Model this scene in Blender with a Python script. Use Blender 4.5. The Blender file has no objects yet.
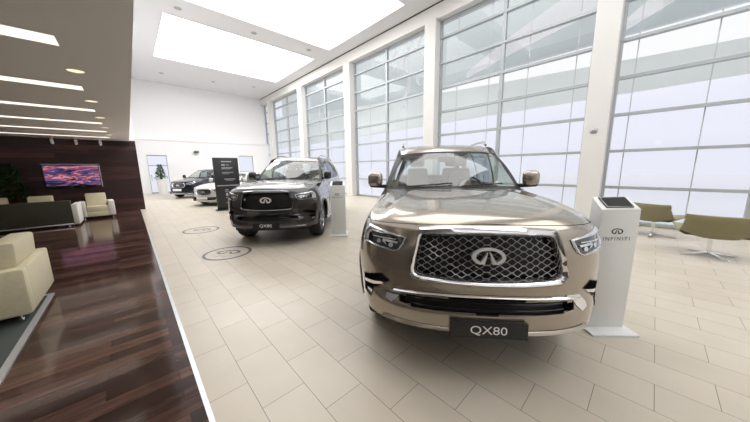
import bpy, bmesh, math, random
from math import sin, cos, pi, radians, sqrt
from mathutils import Vector, Matrix
random.seed(7)
SC = bpy.context.scene
COL = SC.collection

# ---------------------------------------------------------------- materials
def mat(name, color=(.8, .8, .8), rough=.5, metal=0, coat=0, coat_rough=.05, spec=.5, emit=None, estr=0, sheen=0):
    m = bpy.data.materials.new(name); m.use_nodes = True
    b = m.node_tree.nodes['Principled BSDF']
    b.inputs['Base Color'].default_value = (*color, 1)
    b.inputs['Roughness'].default_value = rough
    b.inputs['Metallic'].default_value = metal
    b.inputs['Coat Weight'].default_value = coat
    b.inputs['Coat Roughness'].default_value = coat_rough
    b.inputs['Specular IOR Level'].default_value = spec
    b.inputs['Sheen Weight'].default_value = sheen
    if emit:
        b.inputs['Emission Color'].default_value = (*emit, 1)
        b.inputs['Emission Strength'].default_value = estr
    return m

def nodes(m):
    return m.node_tree.nodes, m.node_tree.links, m.node_tree.nodes['Principled BSDF']

def ramp(nt, stops):
    r = nt.new('ShaderNodeValToRGB')
    e = r.color_ramp.elements
    while len(e) < len(stops): e.new(.5)
    for i, (p, c) in enumerate(stops):
        e[i].position = p; e[i].color = (*c, 1)
    return r

def add_noise_color(m, c1, c2, scale=(1, 1, 1), nscale=5, detail=4, rough_var=None, bump=0):
    nt, lk, b = nodes(m)
    tc = nt.new('ShaderNodeTexCoord'); mp = nt.new('ShaderNodeMapping')
    mp.inputs['Scale'].default_value = scale
    no = nt.new('ShaderNodeTexNoise'); no.inputs['Scale'].default_value = nscale; no.inputs['Detail'].default_value = detail
    lk.new(tc.outputs['Object'], mp.inputs['Vector']); lk.new(mp.outputs['Vector'], no.inputs['Vector'])
    r = ramp(nt, [(.3, c1), (.7, c2)])
    lk.new(no.outputs['Fac'], r.inputs['Fac']); lk.new(r.outputs['Color'], b.inputs['Base Color'])
    if bump:
        bp = nt.new('ShaderNodeBump'); bp.inputs['Strength'].default_value = bump; bp.inputs['Distance'].default_value = .002
        lk.new(no.outputs['Fac'], bp.inputs['Height']); lk.new(bp.outputs['Normal'], b.inputs['Normal'])
    return m

M = {}
def mk_tile():
    m = mat('porcelain_tile', rough=.34, spec=.45); nt, lk, b = nodes(m)
    tc = nt.new('ShaderNodeTexCoord'); sp = nt.new('ShaderNodeSeparateXYZ'); cb = nt.new('ShaderNodeCombineXYZ')
    lk.new(tc.outputs['Object'], sp.inputs[0])
    ax = nt.new('ShaderNodeMath'); ax.operation = 'ADD'; ax.inputs[1].default_value = -.1325 + .597 * 100
    ay = nt.new('ShaderNodeMath'); ay.operation = 'ADD'; ay.inputs[1].default_value = -.4623 + .3051 * 100
    lk.new(sp.outputs['Y'], ax.inputs[0]); lk.new(sp.outputs['X'], ay.inputs[0])
    lk.new(ax.outputs[0], cb.inputs[0]); lk.new(ay.outputs[0], cb.inputs[1])
    br = nt.new('ShaderNodeTexBrick'); br.offset = .5; br.offset_frequency = 2; br.squash = 1
    br.inputs['Scale'].default_value = 1; br.inputs['Brick Width'].default_value = .597; br.inputs['Row Height'].default_value = .3051
    br.inputs['Mortar Size'].default_value = .0021; br.inputs['Mortar Smooth'].default_value = .1; br.inputs['Bias'].default_value = 0
    br.inputs['Color1'].default_value = (.56, .50, .405, 1); br.inputs['Color2'].default_value = (.60, .54, .445, 1)
    br.inputs['Mortar'].default_value = (.19, .155, .12, 1)
    lk.new(cb.outputs[0], br.inputs['Vector'])
    no = nt.new('ShaderNodeTexNoise'); no.inputs['Scale'].default_value = 3; no.inputs['Detail'].default_value = 6
    lk.new(tc.outputs['Object'], no.inputs['Vector'])
    r = ramp(nt, [(.3, (.93, .93, .93)), (.7, (1, 1, 1))]); lk.new(no.outputs['Fac'], r.inputs['Fac'])
    mx = nt.new('ShaderNodeMix'); mx.data_type = 'RGBA'; mx.blend_type = 'MULTIPLY'; mx.inputs[0].default_value = 1
    lk.new(br.outputs['Color'], mx.inputs[6]); lk.new(r.outputs['Color'], mx.inputs[7])
    lk.new(mx.outputs[2], b.inputs['Base Color'])
    bp = nt.new('ShaderNodeBump'); bp.invert = True; bp.inputs['Strength'].default_value = .5; bp.inputs['Distance'].default_value = .001
    lk.new(br.outputs['Fac'], bp.inputs['Height']); lk.new(bp.outputs['Normal'], b.inputs['Normal'])
    return m
def mk_wood(name, cols, rough, plank_w, plank_l, vertical=False, coat=0):
    m = mat(name, rough=rough, coat=coat, coat_rough=.06); nt, lk, b = nodes(m)
    tc = nt.new('ShaderNodeTexCoord'); sp = nt.new('ShaderNodeSeparateXYZ'); cb = nt.new('ShaderNodeCombineXYZ')
    lk.new(tc.outputs['Object'], sp.inputs[0])
    ax = nt.new('ShaderNodeMath'); ax.operation = 'ADD'; ax.inputs[1].default_value = 100
    ay = nt.new('ShaderNodeMath'); ay.operation = 'ADD'; ay.inputs[1].default_value = 100
    lk.new(sp.outputs['X'], ax.inputs[0]); lk.new(sp.outputs['Z' if vertical else 'Y'], ay.inputs[0])
    lk.new(ax.outputs[0], cb.inputs[0]); lk.new(ay.outputs[0], cb.inputs[1])
    br = nt.new('ShaderNodeTexBrick'); br.offset = .37; br.offset_frequency = 2
    br.inputs['Scale'].default_value = 1; br.inputs['Brick Width'].default_value = plank_l; br.inputs['Row Height'].default_value = plank_w
    br.inputs['Mortar Size'].default_value = .0015; br.inputs['Bias'].default_value = 0
    br.inputs['Color1'].default_value = (0, 0, 0, 1); br.inputs['Color2'].default_value = (1, 1, 1, 1); br.inputs['Mortar'].default_value = (.1, .1, .1, 1)
    lk.new(cb.outputs[0], br.inputs['Vector'])
    mp = nt.new('ShaderNodeMapping'); mp.inputs['Scale'].default_value = (.9, 9, 9)
    lk.new(tc.outputs['Object'], mp.inputs['Vector'])
    no = nt.new('ShaderNodeTexNoise'); no.inputs['Scale'].default_value = 2.2; no.inputs['Detail'].default_value = 8; no.inputs['Roughness'].default_value = .65
    lk.new(mp.outputs['Vector'], no.inputs['Vector'])
    mx = nt.new('ShaderNodeMix'); mx.data_type = 'FLOAT'; mx.inputs[0].default_value = .6
    lk.new(br.outputs['Color'], mx.inputs[2]); lk.new(no.outputs['Fac'], mx.inputs[3])
    r = ramp(nt, cols); lk.new(mx.outputs[0], r.inputs['Fac']); lk.new(r.outputs['Color'], b.inputs['Base Color'])
    return m

M['tile'] = mk_tile()
M['woodfloor'] = mk_wood('dark_wood_plank_floor', [(.25, (.018, .008, .007)), (.5, (.050, .023, .018)), (.68, (.105, .054, .040)), (.82, (.17, .095, .068))], .11, .13, 1.1, coat=.0)
M['woodwall'] = mk_wood('dark_wood_wall_panel', [(.2, (.012, .004, .004)), (.5, (.036, .012, .012)), (.75, (.095, .034, .030))], .4, .16, 2.2, vertical=True)
M['white'] = mat('white_painted_wall', (.92, .92, .93), .6)
M['column'] = mat('off_white_column_paint', (.72, .71, .685), .55)
M['soffit'] = mat('grey_beige_matte_ceiling', (.86, .84, .82), .85)
M['ceil'] = mat('pale_grey_ceiling_paint', (.80, .80, .83), .8)
M['frame'] = mat('grey_window_aluminium', (.42, .45, .46), .45, .3)
M['framew'] = mat('pale_window_frame', (.62, .63, .66), .5)
M['dark'] = mat('black_plastic', (.012, .012, .013), .4)
M['black_gloss'] = mat('black_gloss', (.006, .006, .007), .12, coat=.5)
M['rubber'] = mat('tyre_rubber', (.014, .014, .014), .75)
M['chrome'] = mat('chrome', (.82, .82, .83), .08, 1)
M['satin'] = mat('satin_metal', (.66, .66, .67), .25, 1)
M['meshm'] = mat('grille_metal', (.42, .43, .45), .3, .8)
M['emb'] = mat('brushed_emblem_metal', (.85, .85, .86), .3, .45)
M['dchrome'] = mat('dark_chrome', (.20, .20, .21), .12, 1)
M['alloy'] = mat('grey_alloy', (.42, .42, .44), .25, 1)
M['beigepaint'] = mat('champagne_metallic_paint', (.365, .32, .262), .22, .75, coat=1, coat_rough=.03)
M['darkpaint'] = mat('graphite_metallic_paint', (.045, .042, .043), .26, .5, coat=1, coat_rough=.03)
M['navypaint'] = mat('deep_blue_metallic_paint', (.012, .017, .032), .28, .4, coat=1, coat_rough=.03)
M['silverpaint'] = mat('pearl_white_paint', (.66, .65, .64), .35, .3, coat=1, coat_rough=.03)
M['leather'] = mat('beige_leather', (.50, .45, .37), .5)
M['dash'] = mat('dark_dashboard', (.035, .032, .03), .6)
M['plate'] = mat('black_plate', (.01, .01, .012), .3)
M['textw'] = mat('white_lettering', (.86, .86, .86), .4)
M['textd'] = mat('dark_lettering', (.03, .03, .035), .4)
M['lens'] = mat('dark_lamp_housing', (.018, .02, .024), .12, .0, coat=1)
M['led'] = mat('lamp_reflector', (.75, .78, .82), .15, .8)
M['kiosk'] = mat('matte_white_laminate', (.76, .77, .76), .4)
M['olive'] = add_noise_color(mat('olive_wool_fabric', rough=.85, sheen=.3), (.215, .195, .10), (.26, .235, .13), nscale=120, bump=.2)
M['cream'] = add_noise_color(mat('cream_leather', rough=.5), (.62, .56, .38), (.68, .62, .44), nscale=30)
M['creamw'] = mat('pale_cream_leather', (.78, .76, .70), .45)
M['sofadark'] = add_noise_color(mat('dark_olive_fabric', rough=.8), (.045, .04, .028), (.06, .053, .038), nscale=80)
M['rug'] = add_noise_color(mat('grey_carpet', rough=.95), (.045, .052, .045), (.075, .085, .075), nscale=150, bump=.4)
M['rugedge'] = mat('pale_metal_carpet_edge', (.62, .62, .63), .3, .5)
M['boardm'] = mat('black_display_panel', (.022, .022, .025), .35)
M['boardtxt'] = mat('grey_printed_text', (.42, .42, .44), .5)
M['leaf'] = add_noise_color(mat('green_leaf', rough=.5), (.012, .045, .012), (.03, .10, .025), nscale=6)
M['leafl'] = add_noise_color(mat('pale_green_leaf', rough=.5), (.05, .15, .05), (.10, .24, .09), nscale=6)
M['stem'] = mat('brown_stem', (.08, .045, .025), .8)
M['pot'] = mat('white_planter', (.8, .8, .8), .4)
M['potd'] = mat('dark_planter', (.05, .045, .04), .4)
M['thresh'] = mat('brushed_steel_threshold', (.75, .76, .80), .3, .6)
M['paving'] = mat('pale_outdoor_paving', (.84, .84, .93), .8)
M['canopy'] = mat('grey_green_outdoor_cladding', (.65, .70, .695), .7)
M['canopyl'] = mat('pale_outdoor_cladding', (.84, .88, .88), .7)
M['reflw'] = mat('white_reflection_shape', (.9, .9, .92), .7)
M['skylight'] = mat('luminous_skylight_diffuser', (.9, .9, .9), .6, emit=(1, .99, .985), estr=3.6)
M['strip'] = mat('linear_lamp_diffuser', (.9, .88, .84), .6, emit=(1, .92, .82), estr=1.35)
M['down'] = mat('downlight_lamp', (.9, .85, .7), .6, emit=(1, .86, .55), estr=1.1)
M['spot'] = mat('spot_lamp', (.9, .9, .9), .6, emit=(1, .95, .85), estr=4)
M['floormark'] = mat('grey_floor_graphic', (.10, .10, .11), .45)

def glass_mat(name, tint, gl=.08, rough=.02):
    m = bpy.data.materials.new(name); m.use_nodes = True
    nt, lk = m.node_tree.nodes, m.node_tree.links
    nt.clear()
    o = nt.new('ShaderNodeOutputMaterial'); mx = nt.new('ShaderNodeMixShader')
    t = nt.new('ShaderNodeBsdfTransparent'); t.inputs[0].default_value = (*tint, 1)
    g = nt.new('ShaderNodeBsdfGlossy'); g.inputs['Roughness'].default_value = rough
    f = nt.new('ShaderNodeLayerWeight'); f.inputs['Blend'].default_value = .5
    pw = nt.new('ShaderNodeMath'); pw.operation = 'POWER'; pw.inputs[1].default_value = 5
    a = nt.new('ShaderNodeMath'); a.operation = 'MULTIPLY_ADD'; a.inputs[1].default_value = .8; a.inputs[2].default_value = gl + .02; a.use_clamp = True
    lk.new(f.outputs['Facing'], pw.inputs[0]); lk.new(pw.outputs[0], a.inputs[0]); lk.new(a.outputs[0], mx.inputs[0])
    lk.new(t.outputs[0], mx.inputs[1]); lk.new(g.outputs[0], mx.inputs[2]); lk.new(mx.outputs[0], o.inputs[0])
    return m
M['carglass'] = glass_mat('tinted_car_glass', (.80, .87, .82), .10)
M['darkglass'] = glass_mat('privacy_car_glass', (.42, .48, .52), .04)
M['pane'] = glass_mat('window_glass', (.965, .975, .975), .0)

def mk_tv():
    m = mat('tv_picture', (.02, .02, .03), .2); nt, lk, b = nodes(m)
    tc = nt.new('ShaderNodeTexCoord'); mp = nt.new('ShaderNodeMapping'); mp.inputs['Scale'].default_value = (.9, 1, 3.4)
    lk.new(tc.outputs['Object'], mp.inputs['Vector'])
    no = nt.new('ShaderNodeTexNoise'); no.inputs['Scale'].default_value = 2.0; no.inputs['Detail'].default_value = 3; no.inputs['Distortion'].default_value = 1.2
    lk.new(mp.outputs['Vector'], no.inputs['Vector'])
    r = ramp(nt, [(.34, (.01, .01, .03)), (.42, (.06, .06, .14)), (.47, (.14, .10, .34)), (.51, (.40, .03, .07)), (.56, (.9, .42, .5)), (.60, (.22, .03, .05)), (.68, (.02, .02, .04))])
    lk.new(no.outputs['Fac'], r.inputs['Fac']); lk.new(r.outputs['Color'], b.inputs['Emission Color'])
    b.inputs['Emission Strength'].default_value = .75
    return m
M['tv'] = mk_tv()

# ---------------------------------------------------------------- mesh builder
class MB:
    def __init__(s): s.v = []; s.f = []
    def add(s, vs, fs):
        n = len(s.v); s.v += [tuple(p) for p in vs]; s.f += [tuple(i + n for i in f) for f in fs]; return s
    def box(s, x0, x1, y0, y1, z0, z1):
        return s.add([(x, y, z) for z in (z0, z1) for y in (y0, y1) for x in (x0, x1)],
                     [(0, 2, 3, 1), (4, 5, 7, 6), (0, 1, 5, 4), (2, 6, 7, 3), (0, 4, 6, 2), (1, 3, 7, 5)])
    def hexa(s, b, t):   # 4 bottom + 4 top points, counter-clockwise
        return s.add(list(b) + list(t), [(3, 2, 1, 0), (4, 5, 6, 7), (0, 1, 5, 4), (1, 2, 6, 5), (2, 3, 7, 6), (3, 0, 4, 7)])
    def grid(s, fn, nu, nv, skip=None, close_u=False):
        n = len(s.v); mu = nu if close_u else nu + 1
        for j in range(nv + 1):
            for i in range(mu): s.v.append(tuple(fn(i / nu, j / nv)))
        for j in range(nv):
            for i in range(nu):
                a = n + j * mu + i; b = n + j * mu + (i + 1) % mu
                if skip and skip(i, j): continue
                s.f.append((a, b, b + mu, a + mu))
        return s
    def tube(s, path, r, n=8, caps=True):
        P = [Vector(p) for p in path]; R = r if isinstance(r, (list, tuple)) else [r] * len(P)
        k = len(s.v); up = None
        for i, p in enumerate(P):
            d = (P[min(i + 1, len(P) - 1)] - P[max(i - 1, 0)]).normalized()
            if up is None: up = d.orthogonal().normalized()
            else:
                up = (up - d * up.dot(d))
                up = up.normalized() if up.length > 1e-6 else d.orthogonal().normalized()
            w = d.cross(up)
            for j in range(n):
                a = 2 * pi * j / n; s.v.append(tuple(p + (up * cos(a) + w * sin(a)) * R[i]))
        for i in range(len(P) - 1):
            for j in range(n):
                a = k + i * n + j; b = k + i * n + (j + 1) % n
                s.f.append((a, b, b + n, a + n))
        if caps:
            s.f.append(tuple(k + j for j in range(n))[::-1]); s.f.append(tuple(k + (len(P) - 1) * n + j for j in range(n)))
        return s
    def lathe(s, prof, n=32, axis='z', c=(0, 0, 0), closed=False):
        k = len(s.v); m = len(prof)
        for j in range(n):
            a = 2 * pi * j / n
            for r, h in prof:
                if axis == 'z': p = (c[0] + r * cos(a), c[1] + r * sin(a), c[2] + h)
                else: p = (c[0] + h, c[1] + r * cos(a), c[2] + r * sin(a))
                s.v.append(p)
        for j in range(n):
            j2 = (j + 1) % n
            for i in range(m if closed else m - 1):
                i2 = (i + 1) % m
                s.f.append((k + j * m + i, k + j2 * m + i, k + j2 * m + i2, k + j * m + i2))
        return s
    def plate(s, poly, mapf, o0, o1, g=.04):
        """2-D polygon (u, v) cut into a grid and mapped onto a surface, from offset o0 up to o1."""
        bm = bmesh.new()
        f = bm.faces.new([bm.verts.new((u, v, 0)) for u, v in poly])
        us = [p[0] for p in poly]; vs = [p[1] for p in poly]
        for ax, lo, hi in ((0, min(us), max(us)), (1, min(vs), max(vs))):
            c = math.ceil(lo / g + 1e-6) * g
            while c < hi - 1e-6:
                co = (c, 0, 0) if ax == 0 else (0, c, 0); no = (1, 0, 0) if ax == 0 else (0, 1, 0)
                bmesh.ops.bisect_plane(bm, geom=bm.verts[:] + bm.edges[:] + bm.faces[:], plane_co=co, plane_no=no)
                c += g
        bmesh.ops.triangulate(bm, faces=bm.faces[:])
        bm.verts.index_update(); bm.verts.ensure_lookup_table()
        n = len(bm.verts); base = len(s.v)
        for o in (o1, o0):
            for v in bm.verts: s.v.append(tuple(mapf(v.co.x, v.co.y, o)))
        for fc in bm.faces:
            s.f.append(tuple(base + v.index for v in fc.verts)); s.f.append(tuple(base + n + v.index for v in fc.verts)[::-1])
        for e in bm.edges:
            if e.is_boundary:
                a, b = e.verts[0].index, e.verts[1].index
                s.f.append((base + a, base + b, base + n + b, base + n + a))
        bm.free(); return s
    def ring(s, outer, inner, mapf, prof):
        """closed ribbon between two loops; prof = [(t, off)...] with t 0 outer .. 1 inner."""
        n = len(outer); k = len(s.v); m = len(prof)
        for (a, b), (c, d) in zip(outer, inner):
            for t, o in prof: s.v.append(tuple(mapf(a + (c - a) * t, b + (d - b) * t, o)))
        for i in range(n):
            j = (i + 1) % n
            for q in range(m - 1): s.f.append((k + i * m + q, k + j * m + q, k + j * m + q + 1, k + i * m + q + 1))
        return s
    def text(s, string, size, mapf, off, cx=0, cy=0, spacing=1.0, sx=1.0, depth=.0):
        cu = bpy.data.curves.new('t', 'FONT'); cu.body = string; cu.size = size; cu.align_x = 'CENTER'; cu.align_y = 'CENTER'
        cu.space_character = spacing; cu.resolution_u = 3
        ob = bpy.data.objects.new('t', cu); COL.objects.link(ob)
        me = ob.to_mesh(depsgraph=None) if False else bpy.data.meshes.new_from_object(ob)
        s.add([mapf(cx + v.co.x * sx, cy + v.co.y, off) for v in me.vertices], [tuple(p.vertices) for p in me.polygons])
        bpy.data.objects.remove(ob); bpy.data.curves.remove(cu); bpy.data.meshes.remove(me)
        return s
    def build(s, name, m, parent=None, bevel=0, smooth=35, seg=2, loc=None, shift=None):
        me = bpy.data.meshes.new(name)
        if shift: s.v = [(a + shift[0], b + shift[1], c + shift[2]) for a, b, c in s.v]
        me.from_pydata(s.v, [], s.f); me.update()
        bm = bmesh.new(); bm.from_mesh(me)
        bmesh.ops.remove_doubles(bm, verts=bm.verts[:], dist=1e-5)
        bmesh.ops.recalc_face_normals(bm, faces=bm.faces[:])
        if bevel: bmesh.ops.bevel(bm, geom=bm.edges[:], offset=bevel, segments=seg, profile=.5, affect='EDGES', clamp_overlap=True)
        bm.to_mesh(me); bm.free()
        if smooth:
            me.shade_smooth(); me.set_sharp_from_angle(angle=radians(smooth))
        me.materials.append(m if not isinstance(m, str) else M[m])
        o = bpy.data.objects.new(name, me); COL.objects.link(o)
        if parent: o.parent = parent
        if loc: o.location = loc
        return o

def tag(o, label=None, cat=None, group=None, kind=None):
    if label: o['label'] = label
    if cat: o['category'] = cat
    if group: o['group'] = group
    if kind: o['kind'] = kind
    return o
def empty(name, loc, rz=0, label=None, cat=None, group=None):
    o = bpy.data.objects.new(name, None); COL.objects.link(o); o.location = loc; o.rotation_euler = (0, 0, rz); o.empty_display_size = .1
    return tag(o, label, cat, group)
def copy_tree(o, parent=None):
    c = o.copy(); COL.objects.link(c); c.parent = parent
    for ch in [x for x in bpy.data.objects if x.parent == o]: copy_tree(ch, c)
    return c
def struct(o): o['kind'] = 'structure'; return o

def emblem_polys(r=.115):
    """oval ring open at the bottom whose two ends turn up to a point: list of polygons (u, v)."""
    k = r / .115; out = []
    N = 28; a0, a1 = -55, 235
    for i in range(N):
        A = radians(a0 + (a1 - a0) * i / N); B = radians(a0 + (a1 - a0) * (i + 1) / N)
        out.append([(.115 * cos(A) * k, .064 * sin(A) * k), (.115 * cos(B) * k, .064 * sin(B) * k), (.088 * cos(B) * k, .045 * sin(B) * k), (.088 * cos(A) * k, .045 * sin(A) * k)])
    for sgn in (1, -1):
        leg = [(.066, -.0525), (.026, -.0525), (.004, .030), (.010, .030), (.0505, -.037)]
        out.append([(sgn * x * k, y * k) for x, y in leg])
    return out
def emblem(mb, r, mapf, o0, o1, cx=0, cy=0):
    for p in emblem_polys(r): mb.plate([(x + cx, y + cy) for x, y in p], mapf, o0, o1, g=10)
    return mb

# ---------------------------------------------------------------- camera
cam = bpy.data.cameras.new('camera'); co = bpy.data.objects.new('camera', cam); COL.objects.link(co)
cam.sensor_width = 36; cam.lens = 260.03 / 750 * 36; cam.clip_start = .05; cam.clip_end = 300
yaw, pitch, roll = .7515, .1646, -.014
fw = Vector((sin(yaw) * cos(pitch), cos(yaw) * cos(pitch), -sin(pitch)))
rt = Vector((cos(yaw), -sin(yaw), 0)); up = rt.cross(fw)
r2 = rt * cos(roll) + up * sin(roll); u2 = -rt * sin(roll) + up * cos(roll)
mw = Matrix((r2, u2, -fw)).transposed().to_4x4(); mw.translation = Vector((0, 0, 1.58))
co.matrix_world = mw; SC.camera = co

# ================================================================ THE ROOM
XG = 9.6          # glazing plane
XE = .175          # edge of the low ceiling
ZC = 7.66         # high ceiling
ZL = 2.76         # low ceiling
YB, YN = 24.5, -7.0
XW = -7.0
struct(MB().box(.212, XG + .1, YN, YB + .2, -.12, 0).build('floor', 'tile', smooth=0))
struct(MB().box(XW, .182, YN, 14.5, -.12, 0).build('floor', 'woodfloor', smooth=0))
struct(MB().box(.182, .212, YN, 14.5, -.12, .003).build('trim_1', 'thresh', smooth=0))
struct(MB().box(XW, .235, 14.5, YB + .2, -.12, -.001).build('floor', 'tile', smooth=0))

# lounge ceiling slab with slots cut for the lamps (built as strips of slab around them)
strips = [3.87, 5.76, 7.66, 9.55, 11.44, 13.33]
hw = .13
mb = MB()
ys = [YN]
for y in [.08, 1.97] + strips: ys += [y - hw, y + hw]
ys.append(14.5)
for i in range(0, len(ys), 2):
    mb.box(XW, XE, ys[i], ys[i + 1], ZL, ZL + .25)
for y in [.08, 1.97] + strips:
    mb.box(-.33, XE, y - hw, y + hw, ZL, ZL + .25)
    mb.box(XW, -.33, y - hw, y + hw, ZL + .06, ZL + .25)
struct(mb.build('ceiling', 'soffit', smooth=0))
struct(MB().box(.04, XE, YN, YB, ZL + .25, ZC).build('wall_left', 'white', smooth=0))
struct(MB().box(XW - .2, XW, YN, 14.7, -.12, ZL).build('wall_left', 'white', smooth=0))
struct(MB().box(XW - .2, .345, 14.5, 14.72, -.12, ZL + .02).build('wall_back', 'woodwall', smooth=0))
struct(MB().box(XW - .2, .345, 14.5, 14.72, ZL + .02, ZC).build('wall_back', 'white', smooth=0))
struct(MB().box(XW - .2, XG + .3, YN - .2, YN, -.12, ZC).build('wall_front', 'white', smooth=0))

# high ceiling with two long skylight wells; two more, unseen, added for their light
wells = [(1.75, 8.42, 13.85, 19.1), (1.75, 8.42, 7.2, 12.35), (1.75, 8.42, .5, 5.7), (1.75, 8.42, -6.2, -1.0)]
mb = MB()
yy = [YB + .2]
for w in wells: yy += [w[3], w[2]]
yy.append(YN)
for i in range(0, len(yy), 2): mb.box(.04, 9.22, yy[i + 1], yy[i], ZC, ZC + .35)
for w in wells:
    mb.box(.04, w[0], w[2], w[3], ZC, ZC + .35); mb.box(w[1], 9.22, w[2], w[3], ZC, ZC + .35)
struct(mb.build('ceiling', 'ceil', smooth=0))
sky_m = [mat('luminous_skylight_diffuser', (.9, .9, .9), .6, emit=(1, .99, .985), estr=e) for e in (8, 4, 2.9, 2.9)]
for i, w in enumerate(wells):
    struct(MB().box(w[0] - .05, w[1] + .05, w[2] - .05, w[3] + .05, ZC + .35, ZC + .4).build('window_%d' % (i + 11), sky_m[i], smooth=0))
struct(MB().box(9.22, 9.30, YN, YB, ZC - .02, ZC + .35).build('slot_shade', M['dark'], smooth=0))  # black filler painting the shade of the slot between ceiling and wall

# window wall: header, columns, bays
struct(MB().box(9.24, 9.85, YN, YB, 7.12, ZC - .04).build('wall_right', 'column', smooth=0))
struct(MB().box(9.30, 9.85, YN, YB, ZC - .04, ZC + .35).build('wall_right', 'column', smooth=0))
cols = [(-4.42, -3.92), (.97, 1.47), (6.32, 6.84), (11.72, 12.26), (17.1, 17.62), (22.5, 23.02)]
for a, b in cols:
    struct(MB().box(9.2, 9.72, a, b, 0, 7.2).build('column', 'column', bevel=.01, smooth=0))
zt = [.06, .97, 1.93, 2.86, 3.77, 4.67, 5.60, 6.52, 7.12]
edges = [YN] + [v for c in cols for v in c] + [YB]
bays = [(edges[i], edges[i + 1]) for i in range(0, len(edges), 2)]
for n, (a, b) in enumerate(bays):
    if b - a < .3: continue
    mid = (a + b) / 2
    mb = MB()
    for z in zt: mb.box(XG - .09, XG + .05, a, b, z - .035, z + .035)
    mb.box(XG - .07, XG + .05, mid - .055, mid + .055, .0, 7.12)
    for e in (a + .03, b - .03): mb.box(XG - .07, XG + .05, e - .03, e + .03, 0, 7.12)
    fr = MB()
    fr.v, fr.f = mb.v, mb.f
    w = MB().box(XG + .0, XG + .012, a + .05, b - .05, .06, 7.12)
    root = struct(w.build('window_%d' % (n + 1), 'pane', smooth=0))
    fr.build('window_frame', 'frame', root, smooth=0)
    tb = MB()
    for k_ in range(-8, 22):
        q = .63 + 1.245 * k_
        if a + .1 < q < b - .1 and abs(q - mid) > .2: tb.box(XG + .06, XG + .075, q - .011, q + .011, .06, 7.1)
    tb.build('glazing_bar', 'framew', root, smooth=0)
struct(MB().box(XG - .05, XG + .1, YN, YB, 0, .06).build('baseboard_right', 'column', smooth=0))

# far end wall
DX0, DX1, DZ = 1.05, 2.15, 2.68
WX0, WX1, WZ0, WZ1 = 6.95, 8.1, 1.4, 2.75
mb = MB()
mb.box(.04, DX0, YB - .3, YB, 0, 3.7); mb.box(DX0, DX1, YB - .3, YB, DZ, 3.7); mb.box(DX1, WX0, YB - .3, YB, 0, 3.7)
mb.box(WX0, WX1, YB - .3, YB, 0, WZ0); mb.box(WX0, WX1, YB - .3, YB, WZ1, 3.7); mb.box(WX1, XG, YB - .3, YB, 0, 3.7)
struct(mb.build('wall_back', 'white', smooth=0))
struct(MB().box(.04, XG, YB - .36, YB, 3.7, 3.82).build('trim_3', 'white', smooth=0))
UX0, UX1, UZ0, UZ1 = .5, 9.2, 3.95, 7.35
mb = MB()
mb.box(.04, XG, YB, YB + .2, 3.6, ZC)
struct(mb.build('wall_back', 'white', smooth=0))
def framed(name, x0, x1, z0, z1, y, nx, zs, m='framew'):
    root = struct(MB().box(x0, x1, y + .02, y + .03, z0, z1).build(name, 'pane', smooth=0))
    f = MB()
    for i in range(nx + 1):
        x = x0 + (x1 - x0) * i / nx; f.box(x - .03, x + .03, y - .02, y + .06, z0, z1)
    for z in [z0 + .03, z1 - .03] + zs: f.box(x0, x1, y - .02, y + .06, z - .03, z + .03)
    f.build('window_frame', m, root, smooth=0)
    return root
framed('window_9', WX0, WX1, WZ0, WZ1, YB - .2, 1, [], 'frame')
d = framed('door_1', DX0, DX1, 0, DZ, YB - .2, 1, [1.95], 'frame')
MB().tube([(DX0 + .12, YB - .24, .9), (DX0 + .12, YB - .24, 1.3)], .018).build('door_handle', 'satin', d)

# outdoors beyond the glass
struct(MB().box(XG + .1, 60, -40, 60, -.14, -.04).build('ground', 'paving', smooth=0))
struct(MB().box(-30, XG + .1, YB + .2, 60, -.14, -.04).build('ground', 'paving', smooth=0))
# outdoor sheets standing in for facade cladding and reflections in the glass
def canopy(name, pts, th, m, label):
    mb = MB(); P = [Vector(p) for p in pts]
    n = 24
    def f(u, v):
        # lofted between two quadratic curves
        t = u
        a = P[0] * (1 - t) ** 2 + P[1] * 2 * t * (1 - t) + P[2] * t * t
        b = P[3] * (1 - t) ** 2 + P[4] * 2 * t * (1 - t) + P[5] * t * t
        return a.lerp(b, v)
    mb.grid(f, n, 6); mb.grid(lambda u, v: f(u, v) + Vector((th, 0, 0)), n, 6)
    for v in (0, 1): mb.grid(lambda u, w, v=v: f(u, v) + Vector((th * w, 0, 0)), n, 1)
    for u in (0, 1): mb.grid(lambda v, w, u=u: f(u, v) + Vector((th * w, 0, 0)), 6, 1)
    return tag(mb.build(name, m), label, 'canopy')
def sc13(y, z, x=13.): return (x, y * x / 9.6, 1.58 + (z - 1.58) * x / 9.6)
canopy('outdoor_stand_in', [sc13(-9, 3.98), sc13(1, 3.8), sc13(24, 6.0), sc13(-9, 3.5), sc13(2, 3.35), sc13(24, 3.25)], .15, 'canopyl', 'low grey green curved band outside the tall windows')
canopy('outdoor_stand_in', [sc13(-9, 9.5, 16), sc13(0, 9.5, 16), sc13(21, 9.5, 16), sc13(-9, 5.0, 16), sc13(2, 4.65, 16), sc13(21, 4.85, 16)], .2, 'canopy', 'grey green cladding high outside the windows above the bright gap')
canopy('outdoor_stand_in', [sc13(.6, 6.6, 14.5), sc13(2.6, 6.4, 14.5), sc13(5.2, 5.0, 14.5), sc13(.6, 5.7, 14.5), sc13(2.4, 5.6, 14.5), sc13(5.2, 4.85, 14.5)], .15, 'reflw', 'pale curved reflection stand-in slanting across the upper window beside the column')
canopy('outdoor_stand_in', [sc13(-3.5, 6.8, 14.5), sc13(-.8, 6.6, 14.5), sc13(.9, 5.2, 14.5), sc13(-3.5, 6.5, 14.5), sc13(-1.6, 6.1, 14.5), sc13(.9, 4.95, 14.5)], .15, 'reflw', 'pale curved reflection stand-in high outside the right hand window')
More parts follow.
